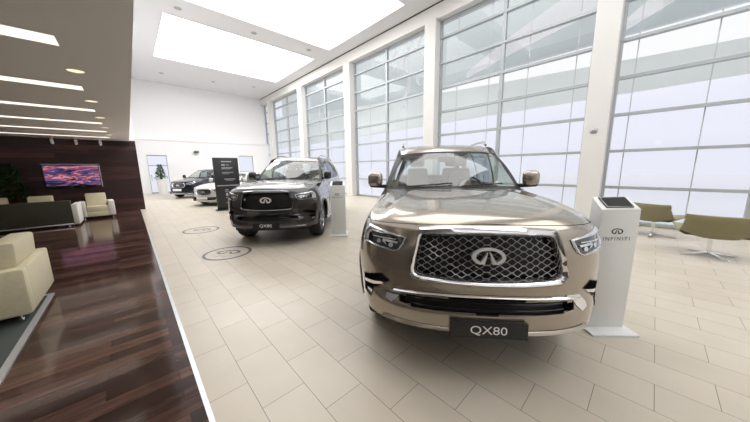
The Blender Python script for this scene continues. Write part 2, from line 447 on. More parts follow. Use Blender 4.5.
for n_, (y_, z0_, z1_) in enumerate([(7.3, 5.0, 7.3), (8.1, 4.3, 7.2), (8.9, 5.6, 7.1)]):  # wavy white tubes stand in for squiggly reflections in the glass
    pts = [sc13(y_ + .2 * sin(k * 1.1 + n_), z0_ + (z1_ - z0_) * k / 10, 12) for k in range(11)]
    tag(MB().tube(pts, [.05 + .05 * sin(k * .3) for k in range(11)], 8).build('reflection_ribbon', 'reflw'), 'white wavy tube standing in for a reflection in the upper window, ' + ['nearest the beige SUV', 'middle and longest', 'leftmost and shortest'][n_], 'ribbon', 'white wavy reflection stand-ins')

# lamps in the low ceiling
first = None
desc = ['nearest the camera', 'second from the camera', 'third from the camera', 'fourth from the camera', 'second nearest the dark wood wall', 'right beside the dark wood wall']
for i, y in enumerate(strips + [.08, 1.97]):
    o = MB().box(XW + .05, -.33, y - hw, y + hw, ZL + .004, ZL + .055).build('linear_ceiling_light', 'strip', smooth=0) if first is None else first.copy()
    if first is None: first = o; y0 = y
    else: COL.objects.link(o); o.location.y = y - y0
    d = desc[i] if i < 6 else ('behind the camera, farther' if i == 6 else 'just overhead behind the view')
    tag(o, 'long recessed linear ceiling light strip, ' + d, 'ceiling light', 'linear lights in the low ceiling')
dl = None
for i, y in enumerate([4.83, 6.68, 8.55, 10.4, 12.3]):
    if dl is None:
        dl = empty('round_downlight', (-.31, y, ZL)); o = dl
        MB().lathe([(.072, -.001), (.082, -.004), (.086, 0), (.086, .004)], 28).build('rim', 'white', o)
        MB().lathe([(0, -.001), (.073, -.001)], 28).build('lamp', 'down', o)
    else:
        o = copy_tree(dl); o.location = (-.31, y, ZL)
    tag(o, 'round recessed downlight with warm glow, ' + ['nearest the camera', 'second along the row from the camera', 'middle one of the row of five', 'fourth along the row from the camera', 'farthest, near the wood wall'][i], 'downlight', 'round downlights along the low ceiling edge')
dd = None
for i, (x, y) in enumerate([(2.13, 13.1), (4.91, 13.1), (7.6, 13.0), (2.28, 22.0), (5.09, 21.8), (7.6, 21.2)]):
    if dd is None:
        dd = empty('ceiling_downlight', (x, y, ZC)); o = dd
        MB().lathe([(.0, -.004), (.09, -.004), (.11, -.012), (.13, 0)], 20).build('housing', 'frame', o)
    else: o = copy_tree(dd); o.location = (x, y, ZC)
    row = 'in the beam between the skylights' if i < 3 else 'in the high ceiling near the far end'
    tag(o, 'small grey downlight ' + row + ', ' + ['left', 'middle', 'right'][i % 3], 'downlight', 'small downlights in the high white ceiling')
# spots washing the wood wall
sp = None
for i, x in enumerate([-1.76, -1.22, -.62]):
    if sp is None:
        sp = empty('ceiling_spotlight', (x, 14.1, ZL)); o = sp
        MB().lathe([(0, 0), (.05, 0), (.05, -.03), (0, -.03)], 16).build('base', 'white', o)
        MB().tube([(0, 0, -.03), (0, 0, -.10)], .012).build('stem', 'white', o)
        h = MB().tube([(0, -.05, -.08), (0, .06, -.2)], .04, 16).build('lamp_head', 'white', o)
        MB().tube([(0, .061, -.201), (0, .064, -.204)], .034, 16).build('lamp', 'spot', h)
    else: o = copy_tree(sp); o.location = (x, 14.1, ZL)
    tag(o, 'white ceiling spotlight above the screen on wood wall, ' + ['left', 'middle', 'right'][i] + ' of three', 'spotlight', 'spotlights on the wood wall')

# TV
tv = empty('wall_television', (-1.47, 14.5, 1.44), 0, 'flat television showing a pink and red picture on dark wood wall', 'television')
MB().box(-.69, .69, -.09, -.01, -.42, .42).build('casing', 'black_gloss', tv, bevel=.008)
MB().box(-.66, .66, -.095, -.09, -.34, .37).build('screen', 'tv', tv, smooth=0)
MB().box(-.7, .7, -.1, -.03, .40, .43).box(.68, .705, -.1, -.03, -.42, .43).build('metal_edge', mat('lilac_metal_edge', (.6, .62, .85), .25, .6), tv, smooth=0)

# security camera on far wall
sc = empty('security_camera', (3.95, YB - .3, 2.95), 0, 'small dark device mounted high on the far white wall', 'security camera')
MB().box(-.06, .06, -.1, .01, -.03, .1).build('bracket', 'frame', sc, bevel=.008)
MB().box(-.15, .15, -.3, -.1, -.07, .07).build('housing', 'dark', sc, bevel=.02)
# wall control on column
wc = empty('wall_control', (9.2, 1.24, 2.47), 0, 'small metal control plate with switches high on the white column', 'switch plate')
MB().box(-.02, 0, -.07, .07, -.06, .06).build('face_plate', 'satin', wc, bevel=.004)
MB().box(-.028, -.02, -.05, .05, -.01, .035).build('button', 'frame', wc, bevel=.002)

# floor graphics
fg = empty('floor_sticker', (1.21, 5.47, 0), 0)
MB().lathe([(.37, .001), (.37, .003), (.42, .003), (.42, .001)], 48).build('ring', 'floormark', fg)
cs, sn = cos(-.7), sin(-.7)
mp = lambda u, v, o: (u * cs - v * sn, u * sn + v * cs, .0015 + o)
mb = MB(); emblem(mb, .22, mp, 0, .001, 0, .04); mb.text('INFINITI', .07, mp, .001, 0, -.2, 1.3); mb.build('logo', 'floormark', fg, smooth=0)
tag(fg, 'round grey ring sticker on the tiles, nearer one before dark car', 'floor sticker', 'round floor stickers')
f2 = copy_tree(fg); f2.location = (1.24, 8.15, 0)
tag(f2, 'round grey ring sticker on the tiles, farther one toward the plant', 'floor sticker', 'round floor stickers')

# ================================================================ CARS
def lerp_tab(T, x):
    if x <= T[0][0]: return T[0][1]
    for (a, p), (b, q) in zip(T, T[1:]):
        if x <= b:
            t = (x - a) / (b - a); t2 = t
            return p + (q - p) * t2
    return T[-1][1]
def smooth_tab(T, x, h=.02):
    return (lerp_tab(T, x - h) + 2 * lerp_tab(T, x) + lerp_tab(T, x + h)) / 4

SUV = dict(
    YF=[(.22, .10), (.30, .0), (.36, -.03), (.46, -.04), (.54, -.035), (.62, .0), (.70, .005), (.80, .005), (1.0, .02), (1.1, .05), (1.13, .065), (1.165, .11), (1.2, .18)],
    WZ=[(.22, .93), (.30, .965), (.45, .985), (.7, 1.01), (.85, 1.012), (.95, 1.0), (1.05, .975), (1.12, .945), (1.2, .90), (1.3, .86)],
    D=.70, N=2.6, L=5.3, wy=(.95, 4.02), wr=.415, arch=.47, zb=.32,
    top=[(0, 1.165), (.55, 1.145), (.85, 1.138), (1.05, 1.142), (1.35, 1.16), (1.9, 1.19), (2.6, 1.225), (5.6, 1.27)],
    cowl=(1.40, 1.325, 1.64, 1.30, .86), wtop=(2.13, 1.785, 2.26, 1.76, .70),
    roof=[(2.09, 1.775), (2.25, 1.865), (2.5, 1.92), (2.9, 1.94), (3.6, 1.935), (4.4, 1.89), (4.85, 1.82)], roofw=.68, hood_rise=.09, ws=(2.75, 3.75, 4.5))
LOW = dict(
    YF=[(.16, .12), (.24, .02), (.34, -.02), (.5, .0), (.7, .02), (.80, .05), (.86, .12), (.92, .2)],
    WZ=[(.16, .84), (.3, .90), (.5, .93), (.65, .93), (.8, .90), (.95, .84), (1.05, .78)],
    D=.95, N=2.3, L=4.75, wy=(.9, 3.75), wr=.34, arch=.385, zb=.22,
    top=[(0, .78), (.5, .77), (.9, .78), (1.3, .83), (1.9, .90), (2.6, .94), (5.6, .99)],
    cowl=(1.25, 1.0, 1.5, .97, .76), wtop=(2.1, 1.39, 2.25, 1.36, .54),
    roof=[(2.05, 1.39), (2.35, 1.43), (2.8, 1.445), (3.3, 1.42), (3.8, 1.35), (4.2, 1.22)], roofw=.54, hood_rise=.10, ws=(2.65, 3.5, 3.9))
CROSS = dict(
    YF=[(.2, .12), (.28, .02), (.38, -.02), (.55, .0), (.8, .02), (.92, .06), (.98, .13), (1.02, .2)],
    WZ=[(.2, .86), (.34, .92), (.55, .95), (.75, .95), (.9, .92), (1.05, .86), (1.2, .80)],
    D=.95, N=2.4, L=4.7, wy=(.92, 3.72), wr=.37, arch=.42, zb=.27,
    top=[(0, .92), (.5, .90), (.9, .91), (1.3, .95), (1.9, 1.02), (2.6, 1.06), (5.6, 1.12)],
    cowl=(1.25, 1.12, 1.5, 1.09, .78), wtop=(2.1, 1.58, 2.25, 1.55, .58),
    roof=[(2.05, 1.58), (2.35, 1.63), (2.8, 1.645), (3.3, 1.63), (3.8, 1.57), (4.25, 1.45)], roofw=.58, hood_rise=.09, ws=(2.6, 3.4, 3.9))

def make_car(P, paint, suv=True, plate_text=None, dark_trim=False, fine=True):
    YO = -2.5                               # shift so that the origin sits under the middle of the car
    sh = (0, YO, 0)
    root = empty('car', (0, 0, 0))
    D, N = P['D'], P['N']; A = D - 0.0
    ysf = D; yr = P['L'] - .55                        # side starts / ends
    # arc-length table along the half outline (at unit width 1.0)
    th = [i / 40 * pi / 2 for i in range(41)]
    def base(s):                                      # s in 0..1 front corner, 1..2 side, 2..3 rear corner
        if s <= 1:
            a = s * pi / 2; return (sin(a) ** (2 / N), ('f', 1 - cos(a) ** (2 / N) if s < 1 else 1))
        if s <= 2: return (1, ('s', s - 1))
        a = (s - 2) * pi / 2; return (cos(a) ** (2 / 3.2) if s < 3 else 0, ('r', sin(a) ** (2 / 3.2)))
    def pos(s, z, sgn=1):
        w = smooth_tab(P['WZ'], z); x, (k, t) = base(s)
        yf = smooth_tab(P['YF'], z, .012)
        if k == 'f': y = yf + (D - yf) * 0 + D * t; y = yf * (1 - t) + D * t + 0
        elif k == 's': y = D + (yr - D) * t
        else: y = yr + (P['L'] - yr - max(0, (z - P['top'][-1][1] + .4)) * .12) * 1.0 * t if t else yr
        if k == 's':
            # a little body side shape: slimmer above the shoulder towards the rear
            pass
        return (sgn * w * x, y, z)
    tabs = []; acc = 0; prev = pos(0, .7 if suv else .5)
    for i in range(0, 401):
        s = i / 200; p = pos(s, .7 if suv else .5)
        acc += sqrt((p[0] - prev[0]) ** 2 + (p[1] - prev[1]) ** 2); prev = p
        tabs.append((acc, s, p[0]))
    def s_of_a(a):
        a = abs(a); lo, hi = 0, len(tabs) - 1
        while hi - lo > 1:
            m = (lo + hi) // 2
            if tabs[m][0] <= a: lo = m
            else: hi = m
        t = (a - tabs[lo][0]) / max(1e-9, tabs[hi][0] - tabs[lo][0]); return tabs[lo][1] + (tabs[hi][1] - tabs[lo][1]) * t
    def a_of_x(x):
        ax = abs(x)
        for acc_, s, px in tabs:
            if px >= ax: return math.copysign(acc_, x)
        return math.copysign(acc_, x)
    def S(a, z, off):                                 # point on the shell, displaced outwards
        sg = 1 if a >= 0 else -1
        e = .01
        p = Vector(pos(s_of_a(a), z, sg))
        q1 = Vector(pos(s_of_a(abs(a) + e), z, sg)); q0 = Vector(pos(s_of_a(max(0, abs(a) - e)), z, sg))
        du = (q1 - q0) * sg
        dv = Vector(pos(s_of_a(a), z + e, sg)) - Vector(pos(s_of_a(a), z - e, sg))
        if du.length < 1e-6: du = Vector((1, 0, 0))
        n = du.cross(dv); n.normalize()
        if n.y > 0 and abs(n.x) < .5: n = -n
        if sg * n.x < -.3: n = -n
        return p + n * off
    SX = lambda x, z, off: S(a_of_x(x), z, off)       # same, addressed by x in metres
    def PA(poly): return [(a_of_x(x), z) for x, z in poly]
    # openings
    if suv:
        grille_in = [(-.475, 1.078), (-.24, 1.09), (0, 1.094), (.24, 1.09), (.468, 1.078), (.488, .95), (.502, .822), (.478, .80), (.25, .782), (0, .776), (-.25, .782), (-.478, .80), (-.502, .822), (-.488, .95)]
        grille_out = [(-.505, 1.135), (-.25, 1.150), (0, 1.153), (.25, 1.150), (.495, 1.135), (.52, .95), (.546, .795), (.518, .757), (.26, .741), (0, .735), (-.26, .741), (-.518, .757), (-.546, .795), (-.52, .95)]
        intake = [(-.62, .615), (-.3, .637), (0, .642), (.3, .637), (.62, .615), (.615, .565), (.50, .548), (0, .54), (-.50, .548), (-.615, .565)]
        pocket = [(.69, .70), (.76, .752), (.86, .715), (.93, .68), (.94, .53), (.88, .51), (.845, .60), (.75, .655)]
    else:
        k = .9 if P is LOW else 1.0; b = -.30 if P is LOW else -.16
        zc = .62 if P is LOW else .75
        grille_in = [(-.33, zc + .11), (0, zc + .12), (.33, zc + .11), (.37, zc), (.31, zc - .10), (0, zc - .13), (-.31, zc - .10), (-.37, zc)]
        grille_out = [(-.36, zc + .14), (0, zc + .145), (.36, zc + .14), (.42, zc), (.335, zc - .125), (0, zc - .16), (-.335, zc - .125), (-.42, zc)]
        intake = [(-.60, zc - .22), (0, zc - .22), (.60, zc - .22), (.52, zc - .34), (0, zc - .35), (-.52, zc - .34)]
        pocket = [(.62, zc - .10), (.80, zc - .06), (.80, zc - .22), (.68, zc - .26)]
    def dens(poly, k=6):
        out = []
        for (a, b), (c, d) in zip(poly, poly[1:] + poly[:1]):
            for i in range(k): out.append((a + (c - a) * i / k, b + (d - b) * i / k))
        return out
    def inside(poly, x, y):
        r = False
        for (a, b), (c, d) in zip(poly, poly[1:] + poly[:1]):
            if (b > y) != (d > y) and x < (c - a) * (y - b) / (d - b) + a: r = not r
        return r
    holes = [[(a_of_x(x), z) for x, z in grille_out], [(a_of_x(x), z) for x, z in intake], [(a_of_x(x), z) for x, z in pocket], [(a_of_x(-x), z) for x, z in pocket]]
    # ---- body shell
    st = [i / 44 for i in range(45)]
    ylist = []
    y = D
    cand = set()
    for wy in P['wy']:
        for i in range(25):
            yy_ = wy - P['arch'] * cos(pi * i / 24)
            if yy_ > D + .01: cand.add(round(yy_, 4))
    k = D + .02
    while k < yr: cand.add(round(k, 4)); k += .12
    for yv in sorted(cand):
        if D + .005 < yv < yr - .005: st.append(1 + (yv - D) / (yr - D))
    st += [2 + i / 16 for i in range(17)]
    NV = 48
    zmid = .6
    def bot(s):
        p = pos(s, zmid); zb = P['zb'] + ((.068 if suv else -.06) if (s < .9) else 0)
        for wy in P['wy']:
            d = abs(p[1] - wy)
            if d < P['arch'] and abs(p[0]) > .7: zb = max(zb, P['wr'] + sqrt(max(0, P['arch'] ** 2 - d * d)))
        return zb
    def topz(s):
        p = pos(s, .8); 
        x, y = p[0], p[1]
        if s <= 1: return lerp_tab(P['top'], s * 1.15 * .9)
        return lerp_tab(P['top'], y + .2)
    def arc_of_s(s):
        return tabs[min(len(tabs) - 1, int(round(s * 200)))][0] if s <= 2 else 9
    body = MB()
    for sg in (1, -1):
        base_i = len(body.v)
        for s in st:
            zb, ztp = bot(s), topz(s)
            for j in range(NV + 1):
                t = j / NV; body.v.append(pos(s, zb + (ztp - zb) * t, sg))
        for i in range(len(st) - 1):
            for j in range(NV):
                sm = (st[i] + st[i + 1]) / 2
                zz = sum(body.v[base_i + (i + di) * (NV + 1) + j + dj][2] for di in (0, 1) for dj in (0, 1)) / 4
                if sm < 1:
                    am = sg * (arc_of_s(st[i]) + arc_of_s(st[i + 1])) / 2
                    if any(inside(h, am, zz) for h in holes): continue
                a = base_i + i * (NV + 1) + j
                body.f.append((a, a + NV + 1, a + NV + 2, a + 1))
        # inner lip of the bottom edge
        k0 = len(body.v)
        for s in st:
            p = pos(s, bot(s), sg); q = (p[0] * .93, p[1] + (.05 if s < 1 else 0), p[2] + .01)
            body.v += [p, q]
        for i in range(len(st) - 1): body.f.append((k0 + 2 * i, k0 + 2 * i + 2, k0 + 2 * i + 3, k0 + 2 * i + 1))
    def s_of_y(y):
        lo, hi = 0.0, 2.0
        for _ in range(30):
            m_ = (lo + hi) / 2
            if pos(m_, .6)[1] < y: lo = m_
            else: hi = m_
        return lo
    for sg in (1, -1):                                # rolled lip round each wheel arch
        for wy in P['wy']:
            pts = []
            for i in range(25):
                a = pi * (i + .0) / 24
                yy_ = wy - (P['arch'] + .005) * cos(a); zz = max(P['zb'], P['wr'] + (P['arch'] + .005) * sin(a))
                sy = s_of_y(min(yy_, yr - .01)) if yy_ < yr else 2
                p = pos(sy, zz, sg); pts.append((p[0] + sg * .002, yy_ if yy_ < yr else p[1], zz))
            body.tube(pts, .017, 8)
    # ---- greenhouse surfaces
    cy, cz, cyc, czc, cw = P['cowl']; ty, tz, tyc, tzc, tw = P['wtop']
    def roofz(y): return smooth_tab(P['roof'], y, .05)
    RY0, RY1 = ty, P['roof'][-1][0]
    def rw(y):
        t = (y - RY0) / (RY1 - RY0); return P['roofw'] + .015 * sin(pi * min(1, max(0, t))) - .05 * max(0, t - .5)
    def roofp(u, v, o=0):
        x = (u * 2 - 1); yb = RY0 + (RY1 - RY0) * v
        yy_ = yb + (tyc - ty) * abs(x) ** 2 * (1 - v) - .08 * v * x * x * 0
        z = roofz(yb) - .028 * abs(x) ** 2.2 - .03 * max(0, abs(x) - .86) / .14
        return (x * (rw(yb) + .01), yy_, z + o)
    body.grid(roofp, 28, 30)
    def beltz(y): return lerp_tab(P['top'], y + .2) + .0
    def G(y, t, o=0, sg=1):                            # side glass plane: t 0 belt, 1 roof edge
        wb = smooth_tab(P['WZ'], beltz(y)) - .015; wt = rw(min(max(y, RY0), RY1)) + .005
        x = wb + (wt - wb) * t + .03 * sin(pi * t)
        yc = min(max(y, RY0), RY1)
        zt_ = roofz(yc) - .055
        z = beltz(y) + .0 + (zt_ - beltz(y)) * t
        return (sg * (x + o), y, z)
    def yA(t): return cyc + .02 + (tyc - cyc) * t
    yE0, yE1 = P['L'] - .22, RY1
    def yEnd(t): return yE0 + (yE1 - yE0) * t
    w1, w2, w3 = P['ws']
    # body-coloured pillars and roof frame
    def strip(mbx, f0, f1, t0, t1, sg, o=0.004, n=6, m=10):
        mbx.grid(lambda u, v: G(f0(t0 + (t1 - t0) * v) * (1 - u) + f1(t0 + (t1 - t0) * v) * u, t0 + (t1 - t0) * v, o, sg), n, m)
    for sg in (1, -1):
        strip(body, lambda t: yA(t) - .035, lambda t: yA(t) + .07, 0, 1, sg, .006)
        strip(body, lambda t: w3 + .05 * t, yEnd, 0, 1, sg, .006)
        strip(body, lambda t: yA(t), yEnd, .9, 1.02, sg, .004, 30, 2)
        strip(body, lambda t: yA(0) - .2, yEnd, -.02, .05, sg, .01, 30, 2)
    # tail above the belt
    def tail(u, v):
        x = u * 2 - 1; a = roofp(u, 1)
        zb = beltz(P['L']) ; yb = P['L'] - .12 - .12 * x * x
        w = smooth_tab(P['WZ'], zb) * .97
        return (a[0] * (1 - v) + x * w * v, a[1] * (1 - v) + yb * v, a[2] * (1 - v) + zb * v)
    body.grid(tail, 12, 10, skip=lambda i, j: 1 <= i <= 10 and 1 <= j <= 7)
    # header over windshield
    # ---- hood
    def hood(u, v, o=0):
        s = (u * 2 - 1); a = abs(s)
        # front row follows the nose outline, back row follows the glass
        n1 = 2.6
        sa = a ** .9
        ang = sa * pi / 2
        sf = sa * .965
        zf = topz(sf) + .004
        pf = pos(sf, zf)
        xb = cw * a; yb = cy + (cyc - cy) * a * a
        zb = cz + (czc - cz) * a * a
        vv = v
        x = pf[0] * (1 - vv) + xb * vv; y = pf[1] * (1 - vv) + yb * vv
        zlin = zf * (1 - vv) + zb * vv
        rise = P['hood_rise'] * (sin(pi * min(1, vv ** .62)) ** .8 if vv > 0 else 0) * (1 - a ** 5) * .62
        rise += .014 * math.exp(-((a - .52) / .07) ** 2) * sin(pi * vv ** .6) + .016 * math.exp(-((a - .86) / .07) ** 2) * sin(pi * vv ** .7)
        rise -= .012 * math.exp(-((a - .68) / .10) ** 2) * sin(pi * vv ** .7)
        return (math.copysign(x, s) if s else 0, y, zlin + rise + o)
    for sg in (1, -1):                                # fender top between the hood edge and the flank
        def br(u, v, sg=sg):
            p = hood(1 if sg > 0 else 0, min(1, v))
            y_ = p[1] + max(0, v - 1) * 1.2
            q = pos(s_of_y(y_), topz(s_of_y(y_)) - .004, sg)
            px_, pz_ = p[0] - sg * .012, p[2] - .008
            if v > 1: px_ += (q[0] - sg * .03 - px_) * min(1, (v - 1) * 5); 
            return (px_ + (q[0] - px_) * u, y_ + (q[1] - y_) * u, pz_ + (q[2] - pz_) * u + .008 * sin(pi * u))
        body.grid(lambda u, v: br(u, v * 1.2), 5, 44)
    body.build('body', paint, root, shift=sh)
    MB().grid(lambda u, v: tail(u, v), 12, 10, skip=lambda i, j: not (1 <= i <= 10 and 1 <= j <= 7)).build('rear_window', 'darkglass', root, shift=sh)
    hd = MB().grid(hood, 60, 36); hd.grid(lambda u, v: (hood(u, 0)[0] * .99, hood(u, 0)[1] + .012, hood(u, 0)[2] - .03 * v) if v else hood(u, 0), 60, 1)
    hd.build('hood', paint, root, smooth=60, shift=sh)
    # cowl panel and wipers
    MB().grid(lambda u, v: tuple(a + b for a, b in zip(hood(u, 1), (0, -.02 + .09 * v, -.012 + .02 * v))), 24, 2).build('cowl_panel', 'dark', root, shift=sh)
    # ---- windshield
    def ws(u, v, o=0):
        s = u * 2 - 1; a = s * s
        b = Vector((s * (cw - .01), cy + (cyc - cy) * a + .02, cz + (czc - cz) * a - .005)); t = Vector((s * tw, ty + (tyc - ty) * a, tz + (tzc - tz) * a + .004))
        p = b.lerp(t, v); p.z += .03 * sin(pi * v); p.y -= .02 * sin(pi * v)
        return p + Vector((0, -o * .8, o * .6))
    MB().grid(ws, 24, 14).build('windshield', 'carglass', root, shift=sh)
    band = MB()
    band.grid(lambda u, v: ws(u * .035, v, .003), 2, 14); band.grid(lambda u, v: ws(1 - u * .035, v, .003), 2, 14)
    band.grid(lambda u, v: ws(u, .97 + .03 * v, .003), 24, 2); band.grid(lambda u, v: ws(u, .05 * v, .003), 24, 2)
    band.build('windshield_seal', 'dark', root, shift=sh)
    for x0, x1 in ((.08, .62), (-.60, -.02)):
        pts = [ws((x0 + (x1 - x0) * i / 8) / cw / 2 + .5, .03 + .06 * (i / 8), .02) for i in range(9)]
        MB().tube(pts, .009, 6).build('wiper', 'dark', root, shift=sh)
    for sg in (1, -1):
        for yv in (cyc + .12, P['ws'][0], P['ws'][1] + .05):
            pts = [(sg * (smooth_tab(P['WZ'], z_) + .0005), yv - (.1 if yv < 2 else 0) * (1 - k_ / 10), z_) for k_, z_ in [(k, P['zb'] + .14 + (beltz(yv) - .02 - P['zb'] - .14) * k / 10) for k in range(11)]]
            if yv > P['wy'][0] + P['arch'] + .12: MB().tube(pts, .004, 6).build('door_seam', 'dark', root, shift=sh)
    # ---- side glass
    for sg in (1, -1):
        for f0, f1, g in ((lambda t: yA(t) + .07, lambda t: w1 - .04, 'carglass'), (lambda t: w1 + .04, lambda t: w2 - .04, 'darkglass'), (lambda t: w2 + .04, lambda t: w3 + .05 * t, 'darkglass')):
            m_ = MB(); strip(m_, f0, f1, .05, .9, sg, 0); m_.build('side_window', g, root, shift=sh)
        for w in (w1, w2):
            m_ = MB(); strip(m_, lambda t: w - .045, lambda t: w + .045, .05, .9, sg, .005); m_.build('door_pillar', 'dark', root, shift=sh)
        m_ = MB(); m_.grid(lambda u, v: G(yA(0) + (yE0 - .25 - yA(0)) * u, .03 + .035 * v, .014, sg), 30, 1); m_.build('window_trim', 'satin', root, shift=sh)
        # door handles
        for yh in (w1 - .12, w2 - .12):
            zh = beltz(yh) - .16; wx = smooth_tab(P['WZ'], zh)
            MB().tube([(sg * wx, yh - .1, zh), (sg * (wx + .035), yh - .07, zh), (sg * (wx + .035), yh + .07, zh), (sg * wx, yh + .1, zh)], .012, 8).build('door_handle', 'chrome', root, shift=sh)
        # lower side moulding / step
        zs_ = P['zb'] + .1
        MB().box(min(sg * .92, sg * 1.0), max(sg * .92, sg * 1.0), P['wy'][0] + P['arch'] + .05, P['wy'][1] - P['arch'] - .05, P['zb'] - .02, P['zb'] + .05).build('side_step', 'satin' if suv else 'dark', root, bevel=.012, shift=sh)
        # mirror
        my, mz = cyc + .08, czc + .105
        bx = smooth_tab(P['WZ'], czc - .05)
        mr = MB()
        def mir(u, v):
            a = 2 * pi * u; ph = pi * v
            ex = .10; ez = .10; 
            cx_ = math.copysign(abs(cos(a)) ** .6, cos(a)); sz_ = math.copysign(abs(sin(a)) ** .6, sin(a))
            r = sin(ph) ** .6 if 0 < v < 1 else 0
            return (sg * (bx + .11 + ex * cx_ * r), my - .075 * cos(ph) * (1 if v < .5 else .45), mz + .02 + ez * sz_ * r)
        mr.grid(mir, 24, 14)
        hs = mr.build('mirror', paint, root, smooth=60, shift=sh)
        MB().hexa([(sg * (bx - .06), my - .03, mz - .10), (sg * (bx + .17), my - .04, mz - .085), (sg * (bx + .17), my + .04, mz - .085), (sg * (bx - .06), my + .06, mz - .10)],
                  [(sg * (bx - .06), my - .03, mz - .05), (sg * (bx + .19), my - .05, mz - .055), (sg * (bx + .19), my + .04, mz - .055), (sg * (bx - .06), my + .06, mz - .05)]).build('mirror_base', 'dark', hs, bevel=.008, shift=sh)
        if suv:
            pts = [(sg * (rw(2.6) - .06), 2.45 + 2.2 * i / 14, roofz(2.45 + 2.2 * i / 14) + (.03 if 0 < i < 14 else -.01)) for i in range(15)]
            MB().tube(pts, .017, 8).build('roof_rail', 'satin', root, shift=sh)
    # ---- grille
    g = MB(); g.ring(PA(dens(grille_out)), PA(dens(grille_in)), S, [(0, -.012), (.04, .012), (.3, .024), (.65, .018), (.85, -.004), (1, -.05)])
    gr = g.build('grille', 'chrome' if not dark_trim else 'dchrome', root, smooth=50, shift=sh)
    MB().plate(PA(grille_in), S, -.085, -.08, .06).build('grille_backing', 'dark', gr, shift=sh)
    zs0, zs1 = grille_in[0][1], min(p[1] for p in grille_in)
    msh = MB()
    if fine:
        rows = 13; H = zs1; dz = (1.10 - .77) / rows; per = .084
        xs = [i * per / 8 for i in range(-60, 61)]
        for r in range(rows + 1):
            z0 = .77 + dz * r
            seg = []
            for x in xs + [None]:
                if x is None: ok = False
                else:
                    z = z0 + .0125 * cos(2 * pi * x / per + (pi if r % 2 else 0)); ok = inside(grille_in, x, z)
                if ok: seg.append((x, z))
                else:
                    if len(seg) > 2:
                        msh.tube([S(a_of_x(x), z, -.035) for x, z in seg], .0028, 5, caps=False)
                    seg = []
        msh.build('grille_mesh', 'meshm' if not dark_trim else M['dark'], gr, smooth=60, shift=sh)
    else:
        for r in range(1, 6):
            z0 = zs1 + (zs0 - zs1) * r / 6
            msh.tube([SX(x / 20 * .3, z0, -.035) for x in range(-20, 21)], .006, 5)
        msh.build('grille_mesh', 'alloy', gr, shift=sh)
    em = MB(); zc_ = .955 if suv else zc
    emblem(em, .115 if suv else .09, S, -.02, .012, 0, zc_)
    em.build('emblem', 'emb', gr, smooth=0, shift=sh)
    # ---- lower intake
    it = MB().ring(PA(dens(intake)), [(a * .985, z + (.004 if z < .58 else -.004)) for a, z in PA(dens(intake))], S, [(0, 0), (.5, .004), (1, -.07)]).build('lower_intake', 'black_gloss', root, shift=sh)
    MB().plate(PA(intake), S, -.075, -.07, .08).build('intake_backing', 'dark', it, shift=sh)
    sl = MB(); zi = sum(p[1] for p in intake) / len(intake)
    for dzz in (-.02, .018): sl.tube([SX(x / 20 * .56, zi + dzz, -.03) for x in range(-20, 21)], .007, 5)
    sl.build('intake_slat', 'black_gloss', it, shift=sh)
    tr = 'chrome' if not dark_trim else 'dchrome'
    if suv:
        mo = MB(); N_ = 40
        # arched chrome strip over the intake that drops into a winglet at each end
        mo.grid(lambda u, v: S(a_of_x((u * 2 - 1) * .66), (.640 + .010 * (1 - (u * 2 - 1) ** 2)) * (1 - v) + v * (.666 + .006 * (1 - (u * 2 - 1) ** 2)) - .010 * abs(u * 2 - 1) ** 3, .006 + .016 * sin(pi * v)), N_, 5)
        mo.build('chrome_strip', tr, root, shift=sh)
        for sg in (1, -1):
            wl = MB().plate(PA([(sg * x, z) for x, z in [(.55, .672), (.655, .668), (.725, .60), (.735, .565), (.69, .545), (.64, .59), (.612, .63), (.56, .645)]]), S, -.01, .008, .03)
            wl.build('bumper_winglet', 'chrome' if not dark_trim else 'dchrome', root, shift=sh)
    # fog pockets
    for sg in (1, -1):
        pk = [(sg * x, z) for x, z in pocket]
        p_ = MB().ring(PA(dens(pk)), [(a, z) for a, z in PA(dens(pk))], S, [(0, .004), (1, -.08)]).plate(PA(pk), S, -.085, -.08, .06)
        pob = p_.build('fog_light_recess', 'dark', root, shift=sh)
        if suv:
            MB().plate(PA([(sg * x, z) for x, z in [(.72, .688), (.83, .66), (.935, .632), (.935, .605), (.84, .628), (.75, .662)]]), S, -.05, .002, .04).build('recess_bar', tr, pob, shift=sh)
            MB().plate(PA([(sg * x, z) for x, z in [(.87, .565), (.93, .56), (.93, .54), (.885, .53)]]), S, -.06, -.01, .04).build('fog_lamp', 'led', pob, shift=sh)
        # headlights
        if suv:
            hl = [(.585, 1.062), (.70, 1.08), (.82, 1.098), (.93, 1.112), (.962, 1.06), (.952, .968), (.82, .958), (.66, .948), (.625, .965), (.60, 1.01)]
            inner = [(.607, 1.052), (.70, 1.062), (.80, 1.066), (.88, 1.066), (.905, 1.04), (.90, .982), (.81, .973), (.67, .960), (.64, .972), (.618, 1.01)]
        else:
            hl = [(.45, zc + .10), (.62, zc + .15), (.80, zc + .20), (.80, zc + .13), (.70, zc + .06), (.50, zc + .03)]
            inner = [(.48, zc + .09), (.62, zc + .13), (.77, zc + .175), (.77, zc + .14), (.69, zc + .08), (.52, zc + .05)]
        hl = [(sg * x, z) for x, z in hl]; inner = [(sg * x, z) for x, z in inner]
        h = MB().plate(PA(hl), S, -.01, .004, .04).build('headlight', 'lens', root, shift=sh)
        MB().ring(PA(dens(hl, 3)), PA(dens(inner, 3)), S, [(0, .002), (.3, .016), (.7, .016), (1, .004)]).build('headlight_trim', 'led' if not dark_trim else 'satin', h, shift=sh)
